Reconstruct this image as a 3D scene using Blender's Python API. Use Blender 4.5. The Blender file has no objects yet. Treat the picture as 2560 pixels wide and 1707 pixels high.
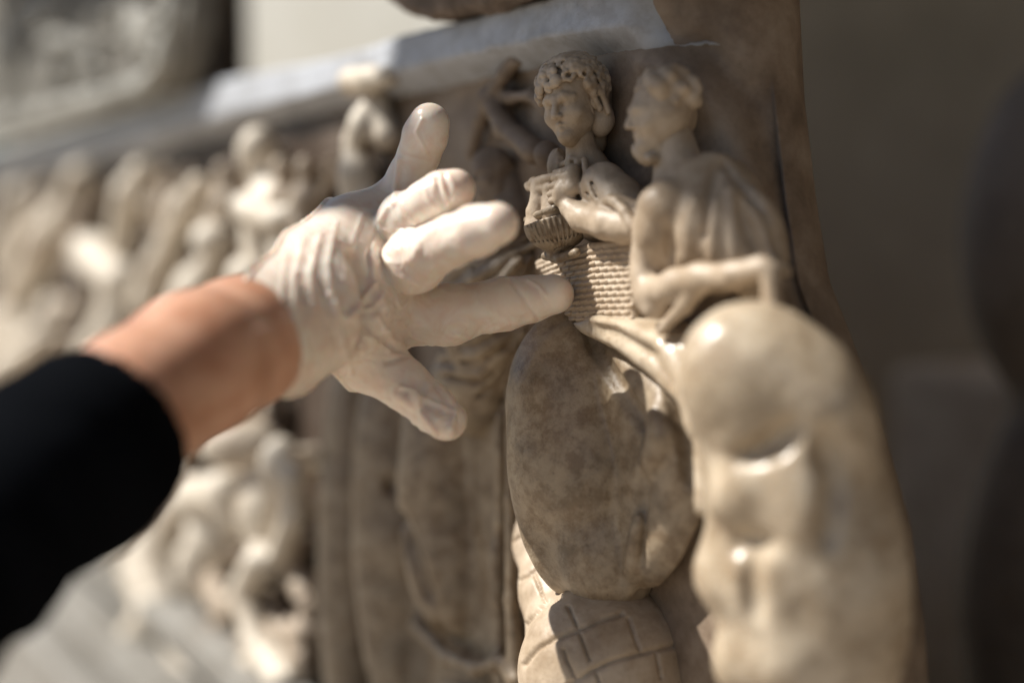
import bpy, math, random
import numpy as np
from mathutils import Vector, Matrix

sc = bpy.context.scene
# ------------------------------------------------------------------ camera
FPX = 3555.0                      # 50 mm lens on a 36 mm sensor, in pixels of a 2560 px wide frame
ALPHA = math.radians(29.5)        # angle between the view and the face of the sarcophagus
PITCH = math.radians(-3.8)
DIST = 0.92
fh = np.array([-math.cos(ALPHA), math.sin(ALPHA), 0.0])
Rv = np.array([fh[1], -fh[0], 0.0])
Fv = fh * math.cos(PITCH) + np.array([0, 0, math.sin(PITCH)])
Uv = np.cross(Rv, Fv)
CAM = np.array([DIST * math.cos(ALPHA), -DIST * math.sin(ALPHA), 1.30])
cd = bpy.data.cameras.new('camera')
cam = bpy.data.objects.new('camera', cd)
sc.collection.objects.link(cam)
sc.camera = cam
cam.matrix_world = Matrix(((Rv[0], Uv[0], -Fv[0], CAM[0]), (Rv[1], Uv[1], -Fv[1], CAM[1]),
                           (Rv[2], Uv[2], -Fv[2], CAM[2]), (0, 0, 0, 1)))
cd.lens = 50; cd.sensor_width = 36; cd.clip_start = 0.02; cd.clip_end = 200
cd.dof.use_dof = True
cd.dof.focus_distance = 0.80
cd.dof.aperture_fstop = 1.45
# ------------------------------------------------------------------ light
w = bpy.data.worlds.new('World'); sc.world = w; w.use_nodes = True
nt = w.node_tree; nt.nodes.clear()
SUN_TO = np.array([-0.335, -0.555, 0.75]); SUN_TO /= np.linalg.norm(SUN_TO)
sky = nt.nodes.new('ShaderNodeTexSky'); sky.sky_type = 'NISHITA'; sky.sun_disc = False
sky.sun_elevation = math.asin(SUN_TO[2])
sky.sun_rotation = math.atan2(SUN_TO[0], SUN_TO[1])
bg = nt.nodes.new('ShaderNodeBackground'); bg.inputs['Strength'].default_value = 0.055
ow = nt.nodes.new('ShaderNodeOutputWorld')
nt.links.new(sky.outputs[0], bg.inputs[0]); nt.links.new(bg.outputs[0], ow.inputs[0])
sl = bpy.data.lights.new('sun', 'SUN'); sl.energy = 5.0; sl.angle = math.radians(0.5)
sl.color = (1.0, 0.955, 0.88)
so = bpy.data.objects.new('sun', sl); sc.collection.objects.link(so)
so.rotation_mode = 'QUATERNION'
so.rotation_quaternion = Vector((-SUN_TO).tolist()).to_track_quat('-Z', 'Y')
sc.view_settings.view_transform = 'Standard'
sc.view_settings.look = 'None'
sc.view_settings.exposure = 0.6
sc.view_settings.gamma = 1.0
sc.cycles.max_bounces = 6

# ------------------------------------------------------------------ places
def ray(x, y):
    return Fv + Rv * ((x - 1280.0) / FPX) + Uv * ((853.5 - y) / FPX)
def P(x, y, h):                   # where the sight line meets a plane h cm in front of the face
    d = ray(x, y)
    return CAM + d * ((-h / 100.0 - CAM[1]) / d[1])
def Z(x, y, z):                   # point at depth z metres
    return CAM + ray(x, y) * z
def depth(p):
    return float(np.dot(p - CAM, Fv))
def px2m(p, r):
    return r * depth(p) / FPX

# ------------------------------------------------------------------ noise
_rt = np.random.RandomState(5).rand(32, 32, 32).astype(np.float32)
def vnoise(p):
    i = np.floor(p).astype(np.int64); f = (p - i).astype(np.float32)
    f = f * f * (3 - 2 * f)
    i0 = i & 31; i1 = (i + 1) & 31
    x0, y0, z0 = i0[:, 0], i0[:, 1], i0[:, 2]; x1, y1, z1 = i1[:, 0], i1[:, 1], i1[:, 2]
    fx, fy, fz = f[:, 0], f[:, 1], f[:, 2]
    a = _rt[x0, y0, z0] * (1 - fx) + _rt[x1, y0, z0] * fx
    b = _rt[x0, y1, z0] * (1 - fx) + _rt[x1, y1, z0] * fx
    c = _rt[x0, y0, z1] * (1 - fx) + _rt[x1, y0, z1] * fx
    d = _rt[x0, y1, z1] * (1 - fx) + _rt[x1, y1, z1] * fx
    return ((a * (1 - fy) + b * fy) * (1 - fz) + (c * (1 - fy) + d * fy) * fz) * 2 - 1
def fbm(p, o=3):
    s = 0; a = 1.0; t = 0
    for k in range(o):
        s = s + a * vnoise(p * (2.03 ** k) + 7.3 * k); t += a; a *= 0.5
    return s / t

# ------------------------------------------------------------------ distance-field sculpting
def smin(a, b, k):
    if k <= 0: return np.minimum(a, b)
    h = np.clip(0.5 + 0.5 * (b - a) / k, 0, 1)
    return b * (1 - h) + a * h - k * h * (1 - h)
def prim(kind, A, X, Y, W):
    if kind == 'c':
        a, b, ra, rb = A; d = b - a; L = max(float(d @ d), 1e-12)
        x, y, z = X - a[0], Y - a[1], W - a[2]
        t = np.clip((x * d[0] + y * d[1] + z * d[2]) / L, 0, 1)
        D = np.sqrt((x - t * d[0]) ** 2 + (y - t * d[1]) ** 2 + (z - t * d[2]) ** 2) - (ra + (rb - ra) * t)
    elif kind == 'p':
        p, y0, y1, rnd = A
        if X.ndim == 3: x = X[:, :, 0]; z = W[0]
        else: x = X; z = W
        gx, gz = np.broadcast_arrays(x, z)
        dd = np.full(gx.shape, 1e9); sg = np.ones(gx.shape)
        for j in range(len(p)):
            q0 = p[j]; q1 = p[j - 1]; e = q1 - q0
            wx = gx - q0[0]; wz = gz - q0[1]
            t = np.clip((wx * e[0] + wz * e[1]) / max(e @ e, 1e-12), 0, 1)
            dd = np.minimum(dd, (wx - e[0] * t) ** 2 + (wz - e[1] * t) ** 2)
            c1 = gz >= q0[1]; c2 = gz < q1[1]; c3 = e[0] * wz > e[1] * wx
            fl = (c1 & c2 & c3) | (~c1 & ~c2 & ~c3)
            sg = np.where(fl, -sg, sg)
        d2 = sg * np.sqrt(dd)
        if X.ndim == 3: d2 = d2[:, None, :].astype(np.float32)
        dy = np.abs(Y - (y0 + y1) / 2) - abs(y1 - y0) / 2
        a_, b_ = d2 + rnd, dy + rnd
        D = np.minimum(np.maximum(a_, b_), 0) + np.sqrt(np.maximum(a_, 0) ** 2 + np.maximum(b_, 0) ** 2) - rnd
    else:
        c, rad, M = A[:3]
        x, y, z = X - c[0], Y - c[1], W - c[2]
        u = [x * M[j, 0] + y * M[j, 1] + z * M[j, 2] for j in range(3)]
        if kind == 'e':
            k0 = np.sqrt(sum((u[j] / rad[j]) ** 2 for j in range(3)))
            k1 = np.sqrt(sum((u[j] / rad[j] ** 2) ** 2 for j in range(3))) + 1e-9
            D = k0 * (k0 - 1) / k1
        else:
            rnd = A[3]
            qq = [np.abs(u[j]) - rad[j] + rnd for j in range(3)]
            D = np.sqrt(sum(np.maximum(t, 0) ** 2 for t in qq)) + np.minimum(np.maximum(np.maximum(qq[0], qq[1]), qq[2]), 0) - rnd
    return D
class Sculpt:
    def at(s, p):
        X, Y, W = p[:, 0], p[:, 1], p[:, 2]; g = np.full(len(p), 0.5)
        for kind, l, h, k, sub, A in s.q:
            D = prim(kind, A, X, Y, W)
            g = -smin(-g, D, k) if sub else smin(g, D, k)
        return g
    def hit(s, x, y):
        d = ray(x, y); t0 = (-0.10 - CAM[1]) / d[1]; t1 = (0.0 - CAM[1]) / d[1]
        t = np.linspace(t0, t1, 160); g = s.at(CAM + t[:, None] * d)
        w = np.argmax(g < 0) if (g < 0).any() else len(t) - 1
        return CAM + t[w] * d

    def __init__(s, vox): s.v = vox; s.q = []
    def cone(s, a, b, ra, rb, k=0.0, sub=False):
        a = np.array(a, float); b = np.array(b, float)
        r = max(ra, rb)
        s.q.append(('c', np.minimum(a, b) - r, np.maximum(a, b) + r, k, sub, (a, b, ra, rb))); return s
    def ell(s, c, rad, M, k=0.0, sub=False):
        c = np.array(c, float); r = np.sqrt((np.abs(M.T) ** 2 @ (np.array(rad) ** 2)))
        s.q.append(('e', c - r, c + r, k, sub, (c, np.array(rad, float), M))); return s
    def box(s, c, half, M, rnd=0.0, k=0.0, sub=False):
        c = np.array(c, float); r = np.abs(M.T) @ np.array(half, float)
        s.q.append(('b', c - r, c + r, k, sub, (c, np.array(half, float), M, rnd))); return s
    def prism(s, pts, y0, y1, rnd, k=0.0, sub=False):     # polygon in the face plane, from y0 to y1
        p = np.array([[q[0], q[2]] for q in pts])
        lo = np.array([p[:, 0].min(), y0, p[:, 1].min()]); hi = np.array([p[:, 0].max(), y1, p[:, 1].max()])
        s.q.append(('p', lo, hi, k, sub, (p, y0, y1, rnd))); return s
    def build(s, smooth=2):
        v = s.v
        add = [q for q in s.q if not q[4]]
        lo = np.min([q[1] for q in add], 0) - 3 * v; hi = np.max([q[2] for q in add], 0) + 3 * v
        n = np.ceil((hi - lo) / v).astype(int) + 1
        G = np.full(n, 0.05, np.float32)
        for kind, l, h, k, sub, A in s.q:
            m = 3 * v + k
            i0 = np.clip(np.floor((l - m - lo) / v).astype(int), 0, n); i1 = np.clip(np.ceil((h + m - lo) / v).astype(int) + 1, 0, n)
            if np.any(i1 <= i0): continue
            X = (lo[0] + v * np.arange(i0[0], i1[0], dtype=np.float32))[:, None, None].astype(np.float32)
            Y = (lo[1] + v * np.arange(i0[1], i1[1], dtype=np.float32))[None, :, None].astype(np.float32)
            W = (lo[2] + v * np.arange(i0[2], i1[2], dtype=np.float32))[None, None, :].astype(np.float32)
            D = prim(kind, A, X, Y, W)
            g = G[i0[0]:i1[0], i0[1]:i1[1], i0[2]:i1[2]]
            if sub: g[...] = -smin(-g, D.astype(np.float32), k)
            else: g[...] = smin(g, D.astype(np.float32), k)
        G[0] = G[-1] = 0.05; G[:, 0] = G[:, -1] = 0.05; G[:, :, 0] = G[:, :, -1] = 0.05
        return nets(G, lo, v, smooth)
def nets(G, lo, v, smooth):
    S = G < 0; n = np.array(G.shape)
    c = S[:-1, :-1, :-1].astype(np.int8)
    cnt = np.zeros(n - 1, np.int8)
    for dx in (0, 1):
        for dy in (0, 1):
            for dz in (0, 1):
                cnt += S[dx:n[0] - 1 + dx, dy:n[1] - 1 + dy, dz:n[2] - 1 + dz]
    act = (cnt > 0) & (cnt < 8)
    I = np.argwhere(act)
    idx = np.full(n - 1, -1, np.int32); idx[act] = np.arange(len(I))
    acc = np.zeros((len(I), 3), np.float32); num = np.zeros(len(I), np.float32)
    g = {}
    for q in range(8):
        o = np.array([q & 1, (q >> 1) & 1, (q >> 2) & 1]); J = I + o
        g[q] = G[J[:, 0], J[:, 1], J[:, 2]]
    for q in range(8):
        for ax in range(3):
            if q >> ax & 1: continue
            r = q | (1 << ax); a, b = g[q], g[r]; m = (a < 0) != (b < 0)
            t = np.where(m, a / np.where(m, a - b, 1), 0)
            o = np.array([q & 1, (q >> 1) & 1, (q >> 2) & 1], np.float32)
            for j in range(3): acc[:, j] += np.where(m, o[j] + (t if j == ax else 0), 0)
            num += m
    V = (I + acc / num[:, None]) * v + lo
    Q = []
    for ax in range(3):
        a = [slice(None)] * 3; b = [slice(None)] * 3; a[ax] = slice(0, -1); b[ax] = slice(1, None)
        A, B = S[tuple(a)], S[tuple(b)]
        E = np.argwhere(A != B)
        u, w_ = (ax + 1) % 3, (ax + 2) % 3
        E = E[(E[:, u] > 0) & (E[:, w_] > 0) & (E[:, u] < n[u] - 1) & (E[:, w_] < n[w_] - 1)]
        s0 = S[E[:, 0], E[:, 1], E[:, 2]]
        q = []
        for du, dw in ((-1, -1), (0, -1), (0, 0), (-1, 0)):
            K = E.copy(); K[:, u] += du; K[:, w_] += dw
            q.append(idx[K[:, 0], K[:, 1], K[:, 2]])
        q = np.stack(q, 1)
        q[~s0] = q[~s0][:, ::-1]
        Q.append(q)
    Q = np.concatenate(Q)
    for _ in range(smooth):
        V = relax(V, Q, 0.5)
    return V, Q
def relax(V, Q, a):
    n = len(V); s = np.zeros((n, 3)); c = np.zeros(n)
    for i in range(4):
        for j in ((i + 1) % 4, (i + 3) % 4):
            c += np.bincount(Q[:, i], minlength=n)
            for k in range(3): s[:, k] += np.bincount(Q[:, i], weights=V[Q[:, j], k], minlength=n)
    c = np.maximum(c, 1)
    return V * (1 - a) + a * s / c[:, None]
def normals(V, Q):
    a = V[Q[:, 2]] - V[Q[:, 0]]; b = V[Q[:, 3]] - V[Q[:, 1]]; fn = np.cross(a, b); N = np.zeros_like(V)
    for i in range(4):
        for k in range(3): N[:, k] += np.bincount(Q[:, i], weights=fn[:, k], minlength=len(V))
    return N / (np.linalg.norm(N, axis=1, keepdims=True) + 1e-12)
def link(name, V, Q, m, parent=None, origin=None, smooth=True, **props):
    V = np.asarray(V, float); Q = np.asarray(Q, np.int32)
    o0 = V.mean(0) if origin is None else np.array(origin, float)
    me = bpy.data.meshes.new(name)
    k = Q.shape[1]
    me.vertices.add(len(V)); me.vertices.foreach_set('co', (V - o0).astype(np.float32).ravel())
    me.loops.add(Q.size); me.loops.foreach_set('vertex_index', Q.ravel())
    me.polygons.add(len(Q)); me.polygons.foreach_set('loop_start', np.arange(0, Q.size, k, dtype=np.int32))
    me.polygons.foreach_set('loop_total', np.full(len(Q), k, np.int32))
    me.update(calc_edges=True); me.validate()
    me.polygons.foreach_set('use_smooth', np.full(len(me.polygons), smooth))
    if m: me.materials.append(m)
    o = bpy.data.objects.new(name, me); sc.collection.objects.link(o)
    o.location = o0
    if parent is not None:
        o.parent = parent
        bpy.context.view_layer.update()
        o.matrix_parent_inverse = parent.matrix_world.inverted()
    for a, b in props.items(): o[a] = b
    return o
def empty(name, loc, **props):
    o = bpy.data.objects.new(name, None); sc.collection.objects.link(o); o.location = loc
    o.empty_display_size = 0.05
    for a, b in props.items(): o[a] = b
    return o

# ---- sculpting words: x, y = where it is seen, h = cm in front of the face, r in px of the photograph at its depth
def camM(ang=0.0):
    a = math.radians(ang); c, s = math.cos(a), math.sin(a)
    return np.array([Rv * c + Uv * s, -Rv * s + Uv * c, -Fv])
BX = 0.75                        # undercut: masses lean back into the block as they recede
def ST(S, strokes, k=6, lift=0.0):
    """strokes that follow the carved surface: [(pts [(x, y, r)...], +1 raise / -1 cut), ...]"""
    out = []
    for pts, sg in strokes:
        q = []
        for (x0, y0, r0), (x1, y1, r1) in zip(pts, pts[1:]):
            n = max(1, int(math.hypot(x1 - x0, y1 - y0) / 16))
            for i in range(n): t = i / n; q.append((x0 + (x1 - x0) * t, y0 + (y1 - y0) * t, r0 + (r1 - r0) * t))
        q.append(pts[-1])
        w = [(S.hit(x, y), r) for x, y, r in q]
        # no jumps in depth along one stroke
        ys = np.array([p[1] for p, r in w])
        if len(ys) > 4: ys = np.convolve(np.pad(ys, 2, 'edge'), np.ones(5) / 5, 'valid')
        w = [(P(x, y, -v * 100), r) for (x, y, r), v in zip(q, ys)]
        out.append(([(p - Fv * px2m(p, r) * lift, px2m(p, r)) for p, r in w], sg))
    for w, sg in out:
        for (a, ra), (b, rb) in zip(w, w[1:]): S.cone(a, b, ra, rb, px2m(a, k), sg < 0)
def T(S, pts, k=12, bk=0.0, sub=False):
    q = [(P(x, y, h), r) for x, y, h, r in pts]
    q = [(p, px2m(p, r)) for p, r in q]
    kk = px2m(q[0][0], k)
    if len(q) == 1: q = q * 2
    for (a, ra), (b, rb) in zip(q, q[1:]): S.cone(a, b, ra, rb, kk, sub)
    if bk > 0:
        for (a, ra) in q:
            b = a.copy(); b[0] += BX * (a[1] - 0.005); b[1] = 0.005
            if a[1] < -0.004: S.cone(a, b, ra * bk, ra * bk * 0.8, kk)
def E(S, x, y, h, rx, ry, rz, ang=0, k=12, bk=0.0, sub=False):
    p = P(x, y, h); f = depth(p) / FPX
    S.ell(p, (rx * f, ry * f, rz * f), camM(ang), k * f, sub)
    if bk > 0:
        b = p.copy(); b[0] += BX * (p[1] - 0.005); b[1] = 0.005; r = min(rx, ry) * f * bk
        if p[1] < -0.004: S.cone(p, b, r, r * 0.8, k * f)

# ------------------------------------------------------------------ materials
def mat(name, base, rough=0.5, **kw):
    m = bpy.data.materials.new(name); m.use_nodes = True
    b = m.node_tree.nodes['Principled BSDF']
    b.inputs['Base Color'].default_value = (*base, 1); b.inputs['Roughness'].default_value = rough
    for k, v in kw.items(): b.inputs[k.replace('_', ' ')].default_value = v
    return m
def marble(name, c1, c2, c3, rough=0.42, scale=22.0, bump=0.25, sss=0.0, spots=0.5, fine=900, bdist=0.0006, left_tone=None):
    """warm patinated marble: broad tone clouds, stains, dark pits, fine crystalline grain"""
    m = mat(name, c1, rough); n = m.node_tree.nodes; L = m.node_tree.links; b = n['Principled BSDF']
    tc = n.new('ShaderNodeTexCoord')
    geo = n.new('ShaderNodeNewGeometry')
    def noise(s, det=6, rgh=0.6, dist=0.0):
        t = n.new('ShaderNodeTexNoise'); t.inputs['Scale'].default_value = s; t.inputs['Detail'].default_value = det
        t.inputs['Roughness'].default_value = rgh; t.inputs['Distortion'].default_value = dist
        L.new(geo.outputs['Position'], t.inputs['Vector']); return t
    def ramp(src, stops):
        r = n.new('ShaderNodeValToRGB'); L.new(src, r.inputs['Fac'])
        e = r.color_ramp.elements
        e[0].position = stops[0][0]; e[0].color = (*stops[0][1], 1)
        e[1].position = stops[-1][0]; e[1].color = (*stops[-1][1], 1)
        for p, c in stops[1:-1]:
            x = e.new(p); x.color = (*c, 1)
        return r
    def mix(f, a, c, mode='MIX'):
        x = n.new('ShaderNodeMix'); x.data_type = 'RGBA'; x.blend_type = mode
        if hasattr(f, 'links'): L.new(f, x.inputs[0])
        else: x.inputs[0].default_value = f
        for s, i in ((a, 6), (c, 7)):
            if hasattr(s, 'links'): L.new(s, x.inputs[i])
            else: x.inputs[i].default_value = (*s, 1)
        return x.outputs[2]
    n1 = noise(scale, 7, 0.62, 0.0)
    r1 = ramp(n1.outputs['Fac'], [(0.30, c2), (0.5, c1), (0.70, c3)])
    n2 = noise(scale * 3.1, 8, 0.7, 0.1)
    r2 = ramp(n2.outputs['Fac'], [(0.40, (0.62, 0.56, 0.50)), (0.56, (1, 1, 1))])
    col = mix(spots, r1.outputs[0], r2.outputs[0], 'MULTIPLY')
    n3 = noise(scale * 16, 4, 0.6)
    r3 = ramp(n3.outputs['Fac'], [(0.28, (0.55, 0.5, 0.45)), (0.40, (1, 1, 1)), (0.66, (1, 1, 1)), (0.76, (1.25, 1.22, 1.18))])
    col = mix(0.55 * spots, col, r3.outputs[0], 'MULTIPLY')
    L.new(col, b.inputs['Base Color'])
    rr = n.new('ShaderNodeMapRange'); L.new(n2.outputs['Fac'], rr.inputs[0])
    rr.inputs[3].default_value = rough - 0.12; rr.inputs[4].default_value = rough + 0.16
    L.new(rr.outputs[0], b.inputs['Roughness'])
    n4 = noise(fine, 3, 0.6); n5 = noise(fine * 0.22, 5, 0.65)
    ad = n.new('ShaderNodeMath'); ad.operation = 'MULTIPLY_ADD'; L.new(n5.outputs['Fac'], ad.inputs[0]); ad.inputs[1].default_value = 2.2
    L.new(n4.outputs['Fac'], ad.inputs[2])
    bu = n.new('ShaderNodeBump'); bu.inputs['Strength'].default_value = bump; bu.inputs['Distance'].default_value = bdist
    L.new(ad.outputs[0], bu.inputs['Height']); L.new(bu.outputs[0], b.inputs['Normal'])
    if left_tone is not None:      # blends to a much darker brown towards the left part of the frieze
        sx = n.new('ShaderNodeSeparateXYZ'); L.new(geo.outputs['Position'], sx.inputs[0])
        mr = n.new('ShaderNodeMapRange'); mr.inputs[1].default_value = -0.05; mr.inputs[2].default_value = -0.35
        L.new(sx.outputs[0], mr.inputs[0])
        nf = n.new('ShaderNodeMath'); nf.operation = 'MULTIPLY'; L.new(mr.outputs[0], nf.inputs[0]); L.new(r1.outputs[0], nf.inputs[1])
        cc = mix(mr.outputs[0], col, left_tone); L.new(cc, b.inputs['Base Color'])
    if sss > 0:
        b.inputs['Subsurface Weight'].default_value = sss
        b.inputs['Subsurface Radius'].default_value = (1.0, 0.7, 0.45); b.inputs['Subsurface Scale'].default_value = 0.006
    return m
M_bg = marble('marble_ground', (0.24, 0.18, 0.13), (0.14, 0.10, 0.07), (0.33, 0.265, 0.205), 0.55, left_tone=(0.055, 0.036, 0.024))
M_fig = marble('marble_figures', (0.47, 0.375, 0.275), (0.34, 0.255, 0.17), (0.56, 0.47, 0.37), 0.42)
M_dark = marble('marble_patina', (0.34, 0.27, 0.19), (0.21, 0.17, 0.125), (0.43, 0.345, 0.24), 0.36, scale=26, spots=1.0, bump=0.45)
M_pale = marble('marble_pale', (0.50, 0.41, 0.30), (0.30, 0.225, 0.145), (0.58, 0.50, 0.39), 0.27, scale=17, spots=0.7, sss=0.15, bump=0.15)
M_rim = marble('marble_rim', (0.42, 0.44, 0.48), (0.33, 0.34, 0.36), (0.48, 0.51, 0.56), 0.5, spots=0.45)
M_far = marble('marble_far', (0.60, 0.54, 0.45), (0.45, 0.37, 0.29), (0.70, 0.64, 0.55), 0.5, scale=8)
M_far2 = marble('marble_far_dull', (0.36, 0.29, 0.22), (0.24, 0.18, 0.13), (0.46, 0.39, 0.31), 0.55, scale=8)
M_stone = marble('stone_brown', (0.16, 0.12, 0.09), (0.08, 0.06, 0.045), (0.26, 0.20, 0.16), 0.8, scale=40, bump=0.6)
M_grey = marble('stone_grey', (0.27, 0.265, 0.24), (0.15, 0.145, 0.125), (0.38, 0.375, 0.345), 0.6, scale=7)

exec_parts = []
# ------------------------------------------------------------------ the sarcophagus front
sarc = empty('marble_relief', (-1.0, 0.05, 0.86), label='long carved marble relief with crowded figures under a pale projecting rim', category='relief')
def sil(z):                       # how far right the broken end reaches at each height
    ys = 617 - (z - 1.30) * FPX / 0.80
    px = np.interp(ys, [-100, 0, 250, 500, 700, 950, 1250, 1500, 1900], [1990, 1992, 2008, 2040, 2075, 2175, 2265, 2300, 2330])
    return (px - 2010) / 2970.0
def make_ground():
    R = 0.05; X0 = 0.147
    zs = np.concatenate([np.arange(0.90, 1.12, 0.006), np.arange(1.12, 1.60, 0.004)])
    xs = np.concatenate([np.linspace(-2.4, -0.5, 160), np.linspace(-0.49, 0, 130)])
    th = np.linspace(0, math.pi, 110)
    V = []
    for z in zs:
        xc = X0 + float(sil(z)); t = (xs + 2.4) / 2.4
        X = -2.4 + t * (xc + 2.4)
        f = np.stack([X, 0 * X, 0 * X + z], 1)
        a = np.stack([xc + R * np.sin(th), R - R * np.cos(th), 0 * th + z], 1)
        bk_ = np.stack([X[::-20], 0 * X[::-20] + 2 * R, 0 * X[::-20] + z], 1)
        V.append(np.concatenate([f, a[1:], bk_[1:]]))
    V = np.array(V); nz, nx = V.shape[:2]; V = V.reshape(-1, 3)
    V[:, 2] = np.where(V[:, 0] < 0.12, np.minimum(V[:, 2], 1.424), V[:, 2])
    front = V[:, 1] < R
    V[:, 1] += np.where(front, fbm(V * np.array([14, 14, 14])) * 0.004 + fbm(V * 60 + 3) * 0.0018, 0)
    d = V - CAM; zc = d @ Fv; X = 1280 + FPX * (d @ Rv) / zc; Y = 853.5 - FPX * (d @ Uv) / zc
    nrm = np.stack([np.sin(np.clip((V[:, 0] - X0) / R, 0, 1) * 1.2), -np.ones(len(V)), 0 * X], 1); nrm /= np.linalg.norm(nrm, axis=1, keepdims=True)
    for pts, wd, hh in (([(1640, 90), (1760, 130), (1880, 270), (1945, 430), (1985, 640), (2060, 850), (2140, 1050)], 34, -0.0075), ([(1660, 150), (1740, 190), (1830, 320), (1890, 470), (1925, 640)], 40, 0.005),
                        ([(1560, 130), (1500, 160), (1340, 150), (1180, 190)], 26, 0.0025)):
        best = np.full(len(V), 1e9)
        for (x0, y0), (x1, y1) in zip(pts, pts[1:]):
            ex, ey = x1 - x0, y1 - y0; t = np.clip(((X - x0) * ex + (Y - y0) * ey) / (ex * ex + ey * ey), 0, 1)
            best = np.minimum(best, (X - x0 - t * ex) ** 2 + (Y - y0 - t * ey) ** 2)
        V = V + nrm * (np.exp(-best / (2 * wd * wd)) * hh * front)[:, None]
    i = np.arange(nz - 1)[:, None] * nx; j = np.arange(nx - 1)[None, :]
    a = (i + j).ravel(); Q = np.stack([a, a + 1, a + nx + 1, a + nx], 1)
    c = (np.arange(nz - 1) * nx); Q = np.concatenate([Q, np.stack([c + nx - 1, c, c + nx, c + 2 * nx - 1], 1)])
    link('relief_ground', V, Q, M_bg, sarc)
make_ground()

def make_rim():
    xs = [-260, 0, 306, 566, 804, 900, 1006, 1100, 1207, 1408, 1595, 1720, 1850, 1960]
    yl = [495, 432, 367, 287, 230, 206, 180, 157, 133, 89, 56, 44, 40, 60]
    yu = [470, 370, 272, 192, 146, 118, 80, 58, 32, -24, -70, -100, -120, -120]
    H = 0.022; R = 0.05; xc = 0.147
    A = np.array([P(x, y, 2.2) for x, y in zip(xs, yl)]); B = np.array([P(x, y, 2.2) for x, y in zip(xs, yu)])
    st = np.concatenate([np.linspace(-1.9, -0.35, 160), np.linspace(-0.347, xc, 300)])
    fr = [((x, 0.0), (0.0, -1.0), 0.022 - 0.010 * (lambda q: q * q)(min(1, max(0, (x - 0.09) / (xc - 0.09))))) for x in st] + [((xc + R * math.sin(t), R - R * math.cos(t)), (math.sin(t), -math.cos(t)), 0.012 - 0.034 * min(1, t / 0.45)) for t in np.linspace(0.03, 3.0, 90)]
    V = []
    for (x, y), (nx_, ny_), H in fr:
        zl = np.interp(min(x, xc), A[:, 0], A[:, 2]); zu = np.interp(min(x, xc), B[:, 0], B[:, 2])
        s_ = x + y
        zl += 0.0010 * fbm(np.array([[s_ * 90, 0, 0]]))[0] + 0.0007 * fbm(np.array([[s_ * 300, 4, 0]]))[0]
        prof = [(min(-0.004, H - .006), zl - 0.014), (H * .27, zl - 0.010), (H * .72, zl - 0.003), (H * .95, zl), (H, zl + 0.0015)]
        prof += [(H - 0.0004 * k, zl + 0.0015 + (zu - zl - 0.003) * k / 8) for k in range(1, 9)]
        prof += [(H * .6 - 0.004, zu), (-0.01, zu + 0.002), (-0.03, zu + 0.002), (-0.046, zu + 0.002), (-0.046, zl - 0.012)]
        V.append([[x + nx_ * o, y + ny_ * o, z] for o, z in prof])
    V = np.array(V); ns, npf = V.shape[:2]; V = V.reshape(-1, 3)
    V[:, 1] += fbm(V * 120) * 0.0012; V[:, 2] += fbm(V * 70 + 5) * 0.0008
    i = np.arange(ns - 1)[:, None] * npf; j = np.arange(npf)[None, :]
    a = (i + j).ravel(); b = (i + (j + 1) % npf).ravel()
    Q = np.stack([a, a + npf, b + npf, b], 1)
    e = (ns - 1) * npf
    cap = [[e + k, e + k + 1, e + npf - 2 - k, e + npf - 1 - k] for k in range(npf // 2 - 1)]
    cap += [[npf - 1 - k, npf - 2 - k, k + 1, k] for k in range(npf // 2 - 1)]
    Q = np.concatenate([Q, np.array(cap)])[:, ::-1]
    link('rim', V, Q, M_rim, sarc, label='pale projecting rim of the relief')
make_rim()
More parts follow.
